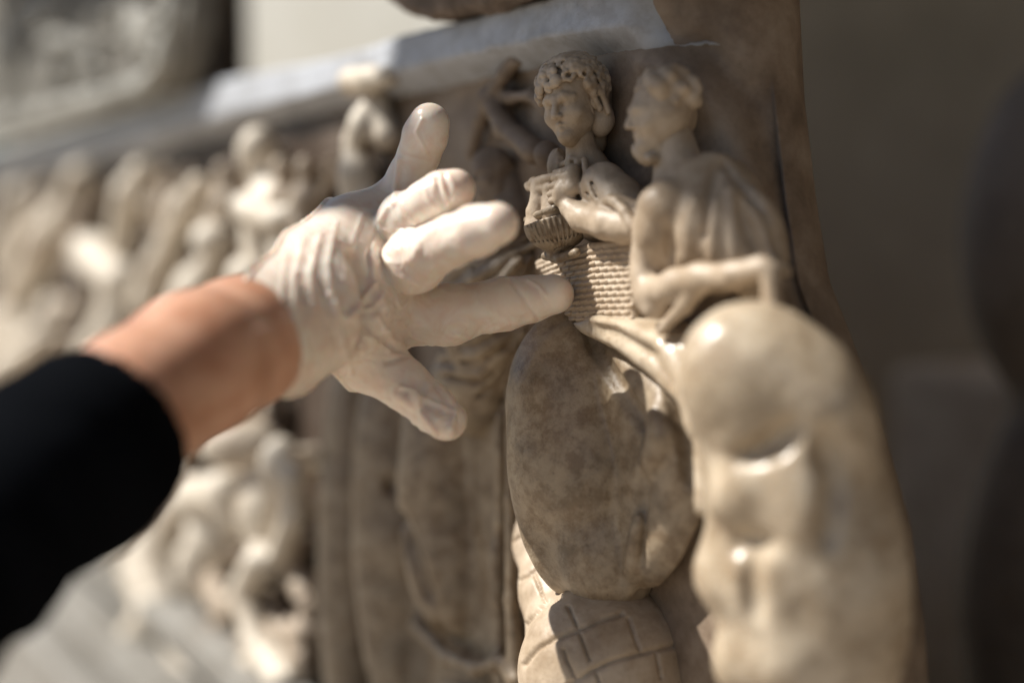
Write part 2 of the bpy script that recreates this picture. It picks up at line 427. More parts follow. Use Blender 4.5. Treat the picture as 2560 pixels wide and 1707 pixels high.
# generic carved head; c centre, s half height, yaw to the left of the viewer, pitch down, roll
def head_axes(yaw, pitch, roll):
    y, p, r = map(math.radians, (yaw, pitch, roll))
    B = -Fv
    fw = B * math.cos(y) - Rv * math.sin(y)
    sd = Rv * math.cos(y) + B * math.sin(y)         # the head's own side, towards the viewer's right
    up = Uv
    fw2 = fw * math.cos(p) - up * math.sin(p); up2 = up * math.cos(p) + fw * math.sin(p)
    sd3 = sd * math.cos(r) + up2 * math.sin(r); up3 = up2 * math.cos(r) - sd * math.sin(r)
    return np.array([sd3, fw2, up3])
def carve_head(S, c, s, yaw, pitch=0, roll=0, beard=False, detail=True):
    M = head_axes(yaw, pitch, roll)
    def W(x, y, z): return c + s * (M[0] * x + M[1] * y + M[2] * z)
    def e(x, y, z, a, b, d, k=0.1, sub=False, MM=None): S.ell(W(x, y, z), (a * s, b * s, d * s), M if MM is None else MM, k * s, sub)
    def t(p, q, r0, r1, k=0.08, sub=False): S.cone(W(*p), W(*q), r0 * s, r1 * s, k * s, sub)
    e(0, -0.12, 0.30, 0.64, 0.74, 0.62, 0)
    e(0, 0.22, -0.15, 0.52, 0.50, 0.68, 0.2)
    t((0, 0.42, -0.66), (0, 0.50, -0.72), 0.20, 0.17, 0.25)
    t((-0.34, 0.1, -0.42), (0, 0.42, -0.74), 0.18, 0.16, 0.2); t((0.34, 0.1, -0.42), (0, 0.42, -0.74), 0.18, 0.16, 0.2)
    for q in (-1, 1):
        if detail:
            e(q * 0.235, 0.70, 0.02, 0.165, 0.15, 0.10, 0.10, True)
            e(q * 0.235, 0.575, 0.01, 0.115, 0.10, 0.072, 0.015)
            t((q * 0.10, 0.66, 0.085), (q * 0.25, 0.665, 0.10), 0.022, 0.022, 0.05); t((q * 0.25, 0.665, 0.10), (q * 0.37, 0.56, 0.04), 0.022, 0.018, 0.05)
            t((q * 0.12, 0.635, -0.055), (q * 0.25, 0.64, -0.07), 0.018, 0.018, 0.03); t((q * 0.25, 0.64, -0.07), (q * 0.36, 0.56, -0.03), 0.018, 0.015, 0.03)
        t((q * 0.05, 0.69, 0.15), (q * 0.22, 0.67, 0.20), 0.04, 0.04, 0.14); t((q * 0.22, 0.67, 0.20), (q * 0.40, 0.54, 0.14), 0.04, 0.035, 0.14)
        e(q * 0.32, 0.48, -0.24, 0.16, 0.14, 0.15, 0.2)
    t((0, 0.70, 0.16), (0, 0.86, -0.20), 0.050, 0.085, 0.09)
    e(-0.085, 0.78, -0.235, 0.06, 0.08, 0.05, 0.05); e(0.085, 0.78, -0.235, 0.06, 0.08, 0.05, 0.05)
    if detail:
        t((-0.05, 0.84, -0.285), (-0.05, 0.80, -0.26), 0.022, 0.02, 0.01, True); t((0.05, 0.84, -0.285), (0.05, 0.80, -0.26), 0.022, 0.02, 0.01, True)
    t((-0.15, 0.64, -0.44), (0, 0.735, -0.415), 0.030, 0.045, 0.04); t((0.15, 0.64, -0.44), (0, 0.735, -0.415), 0.030, 0.045, 0.04)
    t((-0.12, 0.63, -0.50), (0, 0.70, -0.515), 0.030, 0.052, 0.04); t((0.12, 0.63, -0.50), (0, 0.70, -0.515), 0.030, 0.052, 0.04)
    t((-0.17, 0.68, -0.468), (0, 0.775, -0.462), 0.014, 0.016, 0.015, True); t((0.17, 0.68, -0.468), (0, 0.775, -0.462), 0.014, 0.016, 0.015, True)
    e(0, 0.60, -0.70, 0.15, 0.13, 0.12, 0.12)
    return W, M
def poss(S, name, m, parent, smooth=2, nz=0.0, nf=120, label=None, **kw):
    V, Q = S.build(smooth)
    if nz > 0:
        N = normals(V, Q); V = V + N * (fbm(V * nf, 4) * nz)[:, None]
    if label: kw['label'] = label
    return link(name, V, Q, m, parent, **kw)
rnd = random.Random(11)

# ---------------- the young curly-haired figure holding the jug
def curly():
    S = Sculpt(0.0007)     # body: neck, chest, shoulder, arm, folds
    T(S, [(1448, 350, 2.4, 34), (1458, 400, 2.1, 40)], k=24, bk=0.8)
    E(S, 1490, 500, 1.5, 78, 110, 60, 10, k=40, bk=0.9)
    E(S, 1400, 420, 2.2, 30, 50, 30, 10, k=20, bk=0.8)
    T(S, [(1510, 464, 2.3, 56), (1548, 500, 2.2, 54), (1590, 560, 2.1, 44)], k=30, bk=0.8)
    E(S, 1568, 575, 2.7, 46, 38, 40, k=16, bk=0.6)
    ST(S, [([(1462, 400, 9), (1466, 440, 8), (1484, 490, 8), (1520, 530, 7)], 1), ([(1444, 405, 8), (1446, 450, 8), (1466, 505, 8)], 1),
           ([(1406, 412, 8), (1430, 398, 8), (1458, 402, 8)], 1), ([(1476, 405, 4), (1474, 445, 4), (1494, 492, 4), (1526, 524, 4)], -1),
           ([(1454, 410, 4), (1456, 450, 4), (1478, 505, 4)], -1), ([(1432, 408, 4), (1436, 450, 4), (1450, 490, 4)], -1),
           ([(1394, 372, 4), (1386, 405, 5), (1376, 438, 5)], 1), ([(1401, 370, 4), (1396, 405, 5), (1390, 436, 5)], 1), ([(1412, 372, 4), (1406, 398, 6), (1410, 422, 5)], 1),
           ([(1490, 535, 6), (1478, 548, 6)], -1)], k=5)
    T(S, [(1590, 568, 2.8, 38), (1520, 558, 3.2, 42), (1455, 545, 3.5, 34), (1425, 520, 3.7, 27)], k=14)
    T(S, [(1512, 508, 3.3, 10), (1524, 500, 3.5, 12), (1540, 506, 3.5, 13), (1562, 530, 3.5, 14), (1585, 568, 3.4, 13)], k=9)   # rolled sleeve edge
    T(S, [(1528, 502, 3.1, 15), (1565, 512, 2.9, 18), (1600, 520, 2.5, 18)], k=14)
    # hand laid on the jug
    E(S, 1414, 476, 3.8, 30, 46, 20, -28, k=10)
    for y0, x1, y1, r in ((440, 1384, 446, 9), (456, 1377, 467, 8.5), (472, 1374, 486, 8.5), (490, 1377, 503, 8)):
        T(S, [(1418, y0, 3.8, 13), (1396, (y0 + y1) / 2, 4.0, 10), (x1, y1, 4.05, r)], k=4)
    T(S, [(1432, 425, 3.4, 15), (1428, 470, 3.7, 20)], k=12)
    T(S, [(1424, 424, 3.5, 12), (1404, 430, 3.8, 9), (1388, 432, 3.9, 8)], k=5)
    fig = poss(S, 'carved_figure', M_fig, sarc, 1, 0.0004, 150, label='carved curly-haired youth holding a jug over a basket')
    # head
    S = Sculpt(0.0005)
    c = P(1430, 258, 2.7); s = px2m(c, 108)
    W, M = carve_head(S, c, s, 34, 14, 6)
    T(S, [(1446, 330, 2.4, 32), (1452, 385, 2.2, 34)], k=14)
    b = c + np.array([-BX * 0.026, 0.026, 0]); S.cone(c, b, s * 0.55, s * 0.5, s * 0.1)
    S.ell(W(0.60, -0.02, -0.06), (0.07 * s, 0.14 * s, 0.22 * s), M, 0.03 * s); S.ell(W(0.68, 0.03, -0.04), (0.06 * s, 0.08 * s, 0.13 * s), M, 0.02 * s, True)
    hd = poss(S, 'head', M_fig, fig, 1, 0.00015, 300)
    # hair: curls with drilled eyes over the brow, swept locks at the side
    S = Sculpt(0.0005)
    S.ell(W(0, -0.20, 0.36), (0.71 * s, 0.75 * s, 0.59 * s), M, 0.0)
    b = c + np.array([-BX * 0.026, 0.026, 0]) ; S.cone(W(0.1, -0.35, 0.2), b + Uv * 0.1 * s, s * 0.66, s * 0.6, s * 0.1)
    rr = random.Random(4)
    def onhead(a, e):
        return np.array([0.75 * math.cos(e) * math.cos(a), -0.17 + 0.80 * math.cos(e) * math.sin(a), 0.37 + 0.63 * math.sin(e)])
    for i in range(110):
        a = rr.uniform(-0.6, 3.7); e = rr.uniform(-0.35, 1.35)
        p = onhead(a, e)
        if p[1] > 0.25 and p[2] < 0.42: continue
        if p[2] < 0.05 and abs(p[0]) < 0.45: continue
        rad = rr.uniform(0.055, 0.10); R0 = rr.uniform(0.08, 0.15); ph = rr.uniform(0, 6.28)
        n = p - np.array([0, -0.16, 0.34]); n /= np.linalg.norm(n)
        u = np.cross(n, [0.1, 0.2, 1]); u /= np.linalg.norm(u); v = np.cross(n, u)
        pr = None
        for j in range(5):
            t = ph + j * 1.15; q = p + n * (0.035 + 0.06 * j / 4) + (u * math.cos(t) + v * math.sin(t)) * R0 * (1 - 0.1 * j)
            if pr is not None: S.cone(W(*pr), W(*q), rad * s, rad * 0.85 * s, 0.03 * s)
            pr = q
    for i in range(7):
        a = rr.uniform(0.1, 3.0); e = rr.uniform(0.1, 0.9); p = onhead(a, e)
        if p[1] > 0.2 and p[2] < 0.45: continue
        n = p - np.array([0, -0.16, 0.34]); n /= np.linalg.norm(n)
        S.cone(W(*(p - n * 0.04)), W(*(p + n * 0.2)), 0.045 * s, 0.06 * s, 0.02 * s, True)
    for j in range(5):          # locks falling behind the ear
        S.cone(W(0.62 - .04 * j, -0.12 - .14 * j, 0.18), W(0.60 - .04 * j, -0.30 - .14 * j, -0.38 + .04 * j), 0.10 * s, 0.09 * s, 0.04 * s)
    S.ell(W(0, 0.36, -0.24), (0.52 * s, 0.55 * s, 0.46 * s), M, 0.03 * s, True)
    E(S, 1500, 300, 1.2, 34, 44, 30, 0, k=20, bk=.8)
    E(S, 1478, 352, 1.0, 36, 44, 30, 0, k=20, bk=.8)
    for a in ([(1452, 200), (1482, 235), (1500, 272)], [(1470, 190), (1505, 235), (1520, 280)], [(1440, 215), (1466, 250), (1480, 285)]):
        ST(S, [([(x, y, 8) for x, y in a], 1), ([(x + 10, y - 3, 3) for x, y in a], -1)], k=4)
    poss(S, 'hair', M_fig, hd, 1, 0.00025, 350)
curly()

# ---------------- jug, with its own rim and fluted bowl
def jug():
    S = Sculpt(0.0005)
    T(S, [(1350, 470, 3.8, 24), (1350, 505, 3.8, 25), (1346, 530, 3.8, 30), (1350, 556, 3.7, 40)], k=8)
    T(S, [(1380, 470, 3.6, 22), (1385, 530, 3.6, 34)], k=8)
    T(S, [(1319, 464, 3.95, 9), (1334, 456, 4.0, 12), (1360, 450, 4.0, 13), (1388, 442, 3.8, 12)], k=6)
    T(S, [(1322, 470, 4.0, 9), (1345, 474, 4.0, 11), (1375, 468, 3.9, 12)], k=6)
    T(S, [(1344, 450, 4.0, 7), (1349, 447, 4.0, 8)], k=3)
    jg = poss(S, 'jug', M_fig, sarc, 2, 0.0003, 250, label='fluted stone jug in the hands of the curly-haired youth')
    S = Sculpt(0.0005)
    c = P(1392, 556, 3.4); f = depth(c) / FPX
    M = camM(12)
    S.ell(c, (84 * f, 74 * f, 62 * f), M, 0)
    S.box(c + Uv * 66 * f, (120 * f, 50 * f, 120 * f), camM(16), 2 * f, 3 * f, True)
    T(S, [(1318, 550, 3.9, 9), (1345, 536, 4.3, 8), (1385, 520, 4.2, 8)], k=4)
    T(S, [(1385, 615, 3.5, 24), (1392, 640, 3.3, 20)], k=10)
    T(S, [(1362, 640, 3.6, 10), (1400, 645, 3.5, 12), (1440, 632, 3.2, 12)], k=6)
    for i in range(17):        # flutes
        a = math.radians(-88 + i * 11)
        x0 = c + (M[0] * math.sin(a) * 80 + M[2] * math.cos(a) * 64) * f + M[1] * 14 * f
        x1 = c + (M[0] * math.sin(a) * 30 + M[2] * math.cos(a) * 24) * f - M[1] * 66 * f
        xm = c + (M[0] * math.sin(a) * 70 + M[2] * math.cos(a) * 56) * f - M[1] * 34 * f
        S.cone(x0, xm, 3.4 * f, 3.2 * f, 2 * f, True); S.cone(xm, x1, 3.2 * f, 2.2 * f, 2 * f, True)
    S.cone(c, c + np.array([-BX * .034, .034, 0]), 40 * f, 34 * f, 8 * f)
    poss(S, 'fluted_bowl', M_dark, jg, 1, 0.0002, 250)
jug()

# ---------------- woven basket
def basket():
    S = Sculpt(0.00045)
    H = 2.6
    top = [(1347, 655), (1400, 632), (1480, 612), (1560, 604), (1585, 606)]
    bot = [(1584, 800), (1500, 806), (1400, 806), (1375, 775), (1358, 720)]
    S.prism([P(x, y, H) for x, y in top + bot], -H / 100, 0.0, 0.003)
    T(S, [(x, y + 4, H - .1, 9) for x, y in top], k=4)
    f = px2m(P(1470, 700, H), 1)
    # weave: short strands, alternating over and under
    for r in range(12):
        t0 = r / 12.0
        for i in range(11):
            u = (i + 0.5 * (r % 2)) / 11.0
            yt = np.interp(1350 + u * 235, [1347, 1400, 1480, 1585], [668, 646, 628, 620])
            xx = 1352 + u * 232 + 8 * t0 * (1 - u); yy = yt + t0 * (812 - yt)
            if xx < 1352 + 24 * t0 : continue
            p0 = P(xx - 7, yy + 2.8, H - .02); p1 = P(xx + 7, yy - 1.2, H + .05)
            S.cone(p0, p1, 5.2 * f, 4.6 * f, 1.2 * f)
    poss(S, 'basket', M_fig, sarc, 1, 0.0002, 300, label='woven stone basket beside the gloved fingertip')
basket()

# ---------------- old man in profile, cloak, knee and arms
def oldman():
    S = Sculpt(0.0013)
    T(S, [(1680, 350, 1.0, 46), (1700, 430, 0.8, 60)], k=40, bk=.9)
    E(S, 1790, 560, 0.5, 130, 180, 50, 4, k=60, bk=.9)
    E(S, 1690, 570, 1.6, 95, 130, 70, 4, k=50, bk=.8)
    E(S, 1870, 610, 0.2, 100, 140, 50, 10, k=50, bk=.9)
    E(S, 1662, 515, 2.8, 54, 52, 48, 0, k=30, bk=.7)               # lit shoulder
    ST(S, [([(1793, 406, 9), (1780, 470, 10), (1768, 540, 9), (1760, 600, 6)], -1), ([(1808, 406, 8), (1860, 470, 10), (1913, 545, 10), (1935, 590, 8)], -1),
           ([(1846, 511, 7), (1870, 575, 8), (1894, 645, 8)], -1), ([(1736, 500, 10), (1724, 570, 11), (1717, 660, 11)], 1), ([(1715, 540, 7), (1704, 600, 9), (1698, 660, 8)], 1),
           ([(1826, 470, 9), (1830, 560, 10), (1838, 650, 10)], 1), ([(1790, 500, 6), (1786, 570, 8), (1782, 650, 8)], 1), ([(1880, 520, 8), (1915, 600, 9), (1935, 660, 8)], 1),
           ([(1668, 560, 8), (1674, 620, 12), (1672, 660, 10)], -1)], k=14)
    T(S, [(1655, 520, 2.8, 58), (1640, 580, 2.8, 52), (1614, 650, 3.0, 34)], k=30, bk=.5)
    T(S, [(1612, 640, 3.1, 32), (1610, 690, 3.2, 33), (1624, 730, 3.2, 36)], k=20, bk=.5)
    T(S, [(1624, 738, 3.2, 42), (1690, 714, 3.4, 42), (1750, 694, 3.3, 36), (1830, 690, 3.0, 32), (1905, 668, 2.6, 30)], k=18, bk=.5)
    E(S, 1650, 765, 3.0, 46, 32, 40, 20, k=18)
    T(S, [(1750, 715, 3.3, 28), (1710, 765, 3.4, 20), (1652, 826, 3.4, 14)], k=12)
    T(S, [(1925, 680, 2.4, 26), (1935, 790, 2.4, 26)], k=10, bk=.7)
    fig = poss(S, 'carved_figure', M_fig, sarc, 2, 0.0006, 90, label='carved bearded old man in profile with cloak and bare shoulder')
    S = Sculpt(0.0011)
    c = P(1655, 285, 1.5); s = px2m(c, 108)
    W, M = carve_head(S, c, s, 78, 8, 0, detail=True)
    S.cone(c, c + np.array([-BX * 0.014, 0.014, 0]), s * 0.7, s * 0.6, s * 0.1)
    hd = poss(S, 'head', M_fig, fig, 1, 0.0005, 200)
    S = Sculpt(0.0011)
    S.ell(W(0, -0.2, 0.42), (0.70 * s, 0.72 * s, 0.58 * s), M)
    rr = random.Random(9)
    for i in range(44):
        a = rr.uniform(0, 6.28); z = rr.uniform(0.1, 0.95); q = math.sqrt(max(0.05, 1 - ((z - .4) / .62) ** 2))
        y = -0.2 + 0.72 * q * math.sin(a)
        if y > 0.35 and z < 0.4: continue
        S.ell(W(0.70 * q * math.cos(a), y, z), [rr.uniform(.10, .16) * s] * 3, M, .14 * s)
    for i in range(26):        # beard
        x = rr.uniform(-.3, .3); y = rr.uniform(0.15, .62); z = rr.uniform(-1.05, -.62)
        S.ell(W(x, y, z), [rr.uniform(.10, .15) * s] * 3, M, .12 * s)
    poss(S, 'hair', M_fig, hd, 1, 0.0006, 200)
oldman()

# ---------------- corner figure: big polished shoulder and body, closest to the lens
def corner():
    S = Sculpt(0.002)
    E(S, 2060, 1330, 1.4, 200, 500, 120, 10, k=60, bk=.5)
    E(S, 1945, 1060, 2.6, 170, 260, 100, 14, k=90, bk=.6)
    E(S, 1940, 1400, 2.2, 160, 400, 100, 4, k=90, bk=.6)
    E(S, 1868, 930, 4.0, 172, 174, 130, 8, k=80, bk=.7)
    E(S, 1800, 1050, 3.7, 62, 170, 80, 12, k=80)
    E(S, 1884, 1212, 3.9, 112, 70, 84, 26, k=55)
    E(S, 1826, 1290, 3.2, 50, 90, 70, 0, k=60)
    E(S, 1828, 1440, 3.7, 92, 96, 86, 12, k=60)
    E(S, 1930, 1450, 3.3, 90, 120, 86, -10, k=60)
    E(S, 1872, 1650, 3.5, 92, 96, 86, 0, k=60)
    E(S, 1975, 1640, 2.8, 90, 120, 80, 0, k=60)
    E(S, 2050, 1010, 1.9, 110, 170, 90, 25, k=90, bk=.7)
    E(S, 2010, 1240, 3.0, 74, 120, 80, 24, k=60)
    ST(S, [([(1990, 1060, 8), (1930, 1115, 12), (1860, 1140, 9)], -1), ([(1840, 1368, 6), (1870, 1350, 9), (1930, 1362, 6)], -1),
           ([(2060, 1080, 8), (2090, 1200, 10), (2070, 1350, 8)], -1), ([(1880, 1380, 4), (1878, 1460, 6), (1885, 1540, 5)], -1)], k=46)
    ST(S, [([(1700, 880, 4), (1716, 935, 6), (1724, 950, 4)], -1)], k=10)
    poss(S, 'carved_figure', M_pale, sarc, 3, 0.0024, 26, label='large smooth carved torso with polished rounded shoulder nearest the broken end')
    S = Sculpt(0.0016)       # mantle between the shield shape and the shoulder
    S.prism([P(x, y, 3.2) for x, y in ((1400, 806), (1470, 786), (1560, 792), (1640, 812), (1700, 850), (1740, 930), (1765, 1100), (1772, 1300), (1716, 1300), (1712, 1110), (1668, 1010), (1600, 940), (1515, 878), (1430, 836))], -0.032, 0.0, 0.010)
    ST(S, [([(1480, 800, 6), (1570, 818, 8), (1650, 858, 10), (1705, 950, 10), (1735, 1080, 9)], 1), ([(1440, 812, 3), (1540, 834, 5), (1630, 882, 5), (1690, 970, 5)], -1)], k=24)
    poss(S, 'mantle_edge', M_pale, sarc, 3, 0.0008, 60, label='pale thick mantle edge left of the polished shoulder')
corner()

# ---------------- smooth leaf-shaped mass under the fingertip (two lobes)
def lobes():
    S = Sculpt(0.0011)
    E(S, 1440, 990, 1.9, 160, 222, 64, 0, k=80, bk=.95)
    E(S, 1468, 1170, 2.0, 180, 330, 66, -4, k=80, bk=.95)
    E(S, 1522, 1392, 2.0, 100, 158, 60, 12, k=80, bk=.9)
    S.prism([P(x, y, 2.6) for x, y in ((1440, 850), (1540, 850), (1620, 890), (1680, 960), (1715, 1070), (1722, 1200), (1700, 1320), (1650, 1420), (1600, 1480), (1560, 1490), (1500, 1400), (1440, 1100))], -0.026, 0.0, 0.022, 0.003)
    ST(S, [([(1470, 830, 6), (1520, 920, 11), (1575, 1010, 14), (1618, 1070, 12)], -1), ([(1618, 1070, 12), (1612, 1180, 12), (1600, 1290, 10), (1596, 1400, 7)], -1),
           ([(1598, 1290, 6), (1586, 1350, 9), (1580, 1420, 10), (1572, 1480, 8)], 1)], k=26)
    ST(S, [([(1640, 1030, 12), (1655, 1090, 16), (1630, 1170, 14)], 1), ([(1680, 950, 8), (1720, 1060, 10), (1730, 1200, 8)], -1)], k=40)
    poss(S, 'carved_shield', M_dark, sarc, 2, 0.0012, 32, label='brown-stained smooth oval mass directly below the pointing finger')
lobes()

# ---------------- scored body at the foot of the picture
def scored():
    S = Sculpt(0.001)
    T(S, [(1330, 1230, 1.4, 36), (1345, 1360, 1.6, 52), (1390, 1480, 2.0, 90)], k=40, bk=.9)
    E(S, 1520, 1680, 2.0, 215, 215, 120, 0, k=60, bk=.95)
    E(S, 1440, 1600, 2.0, 110, 150, 100, 20, k=60, bk=.95)
    def groove(pts, r=3.0):
        for (x0, y0), (x1, y1) in zip(pts, pts[1:]):
            # carve to the surface: sweep the tool along the view so the line is cut at any height
            a0, a1 = P(x0, y0, 5.4), P(x0, y0, 0.6); b0 = P(x1, y1, 5.4)
            n = max(2, int(math.hypot(x1 - x0, y1 - y0) / 7))
            for i in range(n):
                t = i / n; xx = x0 + (x1 - x0) * t; yy = y0 + (y1 - y0) * t + rnd.uniform(-1, 1)
                gl.append((xx, yy, r))
    gl = []
    groove([(1272, 1250), (1302, 1238)]); groove([(1276, 1356), (1304, 1338)]); groove([(1280, 1460), (1320, 1438), (1358, 1406)])
    groove([(1313, 1562), (1350, 1520), (1405, 1485)], 3.4)
    groove([(1310, 1660), (1345, 1620), (1395, 1592), (1450, 1572), (1500, 1548), (1560, 1532)], 4)
    groove([(1420, 1712), (1480, 1675), (1530, 1652), (1600, 1632), (1690, 1612)], 4)
    groove([(1335, 1435), (1352, 1480), (1366, 1510)], 2.4); groove([(1420, 1515), (1440, 1560), (1455, 1600), (1475, 1655)], 2.6)
    groove([(1408, 1625), (1420, 1660), (1440, 1700)], 2.6); groove([(1572, 1545), (1590, 1600), (1604, 1634)], 2.6)
    groove([(1490, 1680), (1500, 1712)], 2.6); groove([(1640, 1620), (1655, 1700)], 2.6)
    V, Q = S.build(2)
    N = normals(V, Q); V = V + N * (fbm(V * 60, 4) * 0.0010)[:, None]
    # press the scored lines into the surface along its own normals
    d = V - CAM; z = d @ Fv; X = 1280 + FPX * (d @ Rv) / z; Y = 853.5 - FPX * (d @ Uv) / z
    facing = (N @ (-Fv)) > -0.1
    g = np.array(gl); dep = np.zeros(len(V))
    for x, y, r in g:
        m = (np.abs(X - x) < 14) & (np.abs(Y - y) < 14)
        q = np.exp(-((X[m] - x) ** 2 + (Y[m] - y) ** 2) / (2 * (r * 1.1) ** 2))
        dep[m] = np.maximum(dep[m], q)
    V = V - N * (dep * facing * 0.0026)[:, None]
    poss_o = link('scored_body', V, Q, M_fig, sarc, label='rounded body scored with crossing lines at the foot of the picture')
scored()

# ---------------- draped figure below the hand
def draped():
    S = Sculpt(0.0017)
    S.prism([P(x, y, 0.6) for x, y in ((820, 1000), (1290, 1000), (1300, 1760), (820, 1760))], -0.006, 0.0, 0.005)
    E(S, 880, 1400, 1.5, 86, 560, 90, 0, k=40, bk=.6)
    E(S, 1000, 1350, 1.0, 120, 520, 80, 2, k=60, bk=.6)
    E(S, 1120, 1250, 1.0, 128, 345, 80, 3, k=14, bk=.6)
    E(S, 1130, 1420, 1.1, 96, 170, 80, 6, k=30)
    T(S, [(1278, 980, 1.3, 14), (1276, 1250, 1.4, 16), (1278, 1500, 1.5, 18), (1292, 1760, 1.5, 22)], k=12, bk=.8)
    T(S, [(1250, 1040, 1.0, 14), (1250, 1300, 1.1, 16), (1246, 1500, 1.2, 16), (1256, 1760, 1.2, 22)], k=12, bk=.8)
    T(S, [(1040, 1560, 1.6, 20), (1120, 1640, 1.8, 20), (1190, 1670, 1.9, 18), (1250, 1650, 1.8, 15), (1290, 1700, 1.8, 16)], k=24)
    T(S, [(1110, 1710, 1.8, 14), (1180, 1722, 1.8, 16)], k=14)
    ST(S, [([(1238, 1370, 4), (1242, 1430, 6), (1246, 1500, 4)], 1), ([(975, 1200, 5), (1000, 1290, 9), (1040, 1400, 10), (1075, 1500, 7)], -1),
           ([(1100, 1560, 5), (1140, 1620, 7), (1180, 1640, 5)], -1)], k=30)
    poss(S, 'carved_drapery', M_dark, sarc, 3, 0.0012, 30, label='heavy hanging drapery below the gloved thumb')
    S = Sculpt(0.0013)     # knotted folds between thumb, index finger and basket
    E(S, 1200, 960, .6, 120, 130, 40, 0, k=40, bk=.9); E(S, 1230, 850, 1.0, 120, 90, 40, 0, k=40, bk=.9); E(S, 1270, 680, .9, 150, 70, 40, 30, k=40, bk=.9)
    st = []
    for a in ([(1120, 690), (1180, 655), (1260, 615), (1320, 590)], [(1130, 720), (1200, 690), (1280, 640), (1345, 605)],
              [(1190, 740), (1255, 700), (1300, 650)], [(1270, 740), (1300, 700), (1330, 640)], [(1310, 735), (1340, 690), (1352, 640)],
              [(1090, 850), (1180, 850), (1270, 800), (1330, 770)], [(1100, 890), (1190, 890), (1270, 840), (1320, 800)],
              [(1110, 925), (1200, 935), (1270, 880), (1310, 830)], [(1170, 985), (1230, 950), (1290, 870)], [(1235, 1010), (1265, 960), (1300, 880)]):
        w0 = rnd.uniform(5, 12)
        st.append(([(x, y, w0 * rnd.uniform(.7, 1.2)) for x, y in a], 1))
        st.append(([(x + rnd.uniform(2, 9), y + rnd.uniform(12, 20), rnd.uniform(3, 5)) for x, y in a], -1))
    ST(S, st, k=8)
    poss(S, 'carved_folds', M_dark, sarc, 2, 0.0006, 90, label='tight folds of stone cloth between thumb and basket')
draped()

# ---------------- figure with a raised arm behind the hand
def raised():
    S = Sculpt(0.0013)
    T(S, [(1290, 150, .9, 20), (1262, 185, 1.0, 18), (1225, 245, 1.0, 21), (1200, 300, .9, 18), (1180, 380, .7, 18)], k=10, bk=.9)
    T(S, [(1222, 245, 1.0, 26), (1262, 320, .9, 28), (1335, 378, .8, 32)], k=14, bk=.9)
    E(S, 1295, 150, 1.0, 17, 22, 12, -30, k=8)
    T(S, [(1225, 225, .5, 12), (1275, 245, .7, 14), (1330, 240, .7, 15), (1370, 275, .6, 16)], k=14, bk=.9)
    E(S, 1370, 390, 1.2, 34, 40, 24, 20, k=10, bk=.9)
    E(S, 1270, 560, .6, 75, 150, 40, 8, k=30, bk=.9)
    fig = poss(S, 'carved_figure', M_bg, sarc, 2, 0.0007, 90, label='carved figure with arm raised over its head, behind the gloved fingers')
    S = Sculpt(0.0013)
    c = P(1230, 438, 1.4); s = px2m(c, 68)
    carve_head(S, c, s, 60, 5, 0, detail=False)
    S.ell(c + Uv * s * .35, (s * .78, s * .72, s * .62), camM(10), 0.1 * s)
    S.cone(c, np.array([c[0], 0.003, c[2]]), s * 0.6, s * 0.5, s * 0.1)
    T(S, [(1240, 480, 1.2, 34), (1250, 540, 1.0, 44)], k=20, bk=.9)
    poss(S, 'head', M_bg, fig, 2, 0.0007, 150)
    # tall veiled figure left of the little finger
    S = Sculpt(0.002)
    E(S, 905, 310, 2.6, 34, 62, 30, -20, k=20, bk=.7)
    T(S, [(890, 350, 2.2, 30), (895, 440, 2.2, 44), (900, 560, 2.0, 55)], k=30, bk=.8)
    T(S, [(940, 250, 1.4, 34), (965, 340, 1.2, 34)], k=20, bk=.8)
    E(S, 925, 500, 3.0, 40, 34, 30, 0, k=20, bk=.7)
    poss(S, 'carved_figure', M_far, sarc, 3, 0.001, 60, label='pale upright carved figure just left of the little finger')
    S = Sculpt(0.002)
    T(S, [(880, 205, 2.6, 34), (925, 200, 2.5, 32), (970, 190, 2.3, 24)], k=20, bk=.8)
    poss(S, 'carved_scroll', M_far, sarc, 3, 0.001, 60, label='chipped pale knob beneath the break in the rim')
raised()

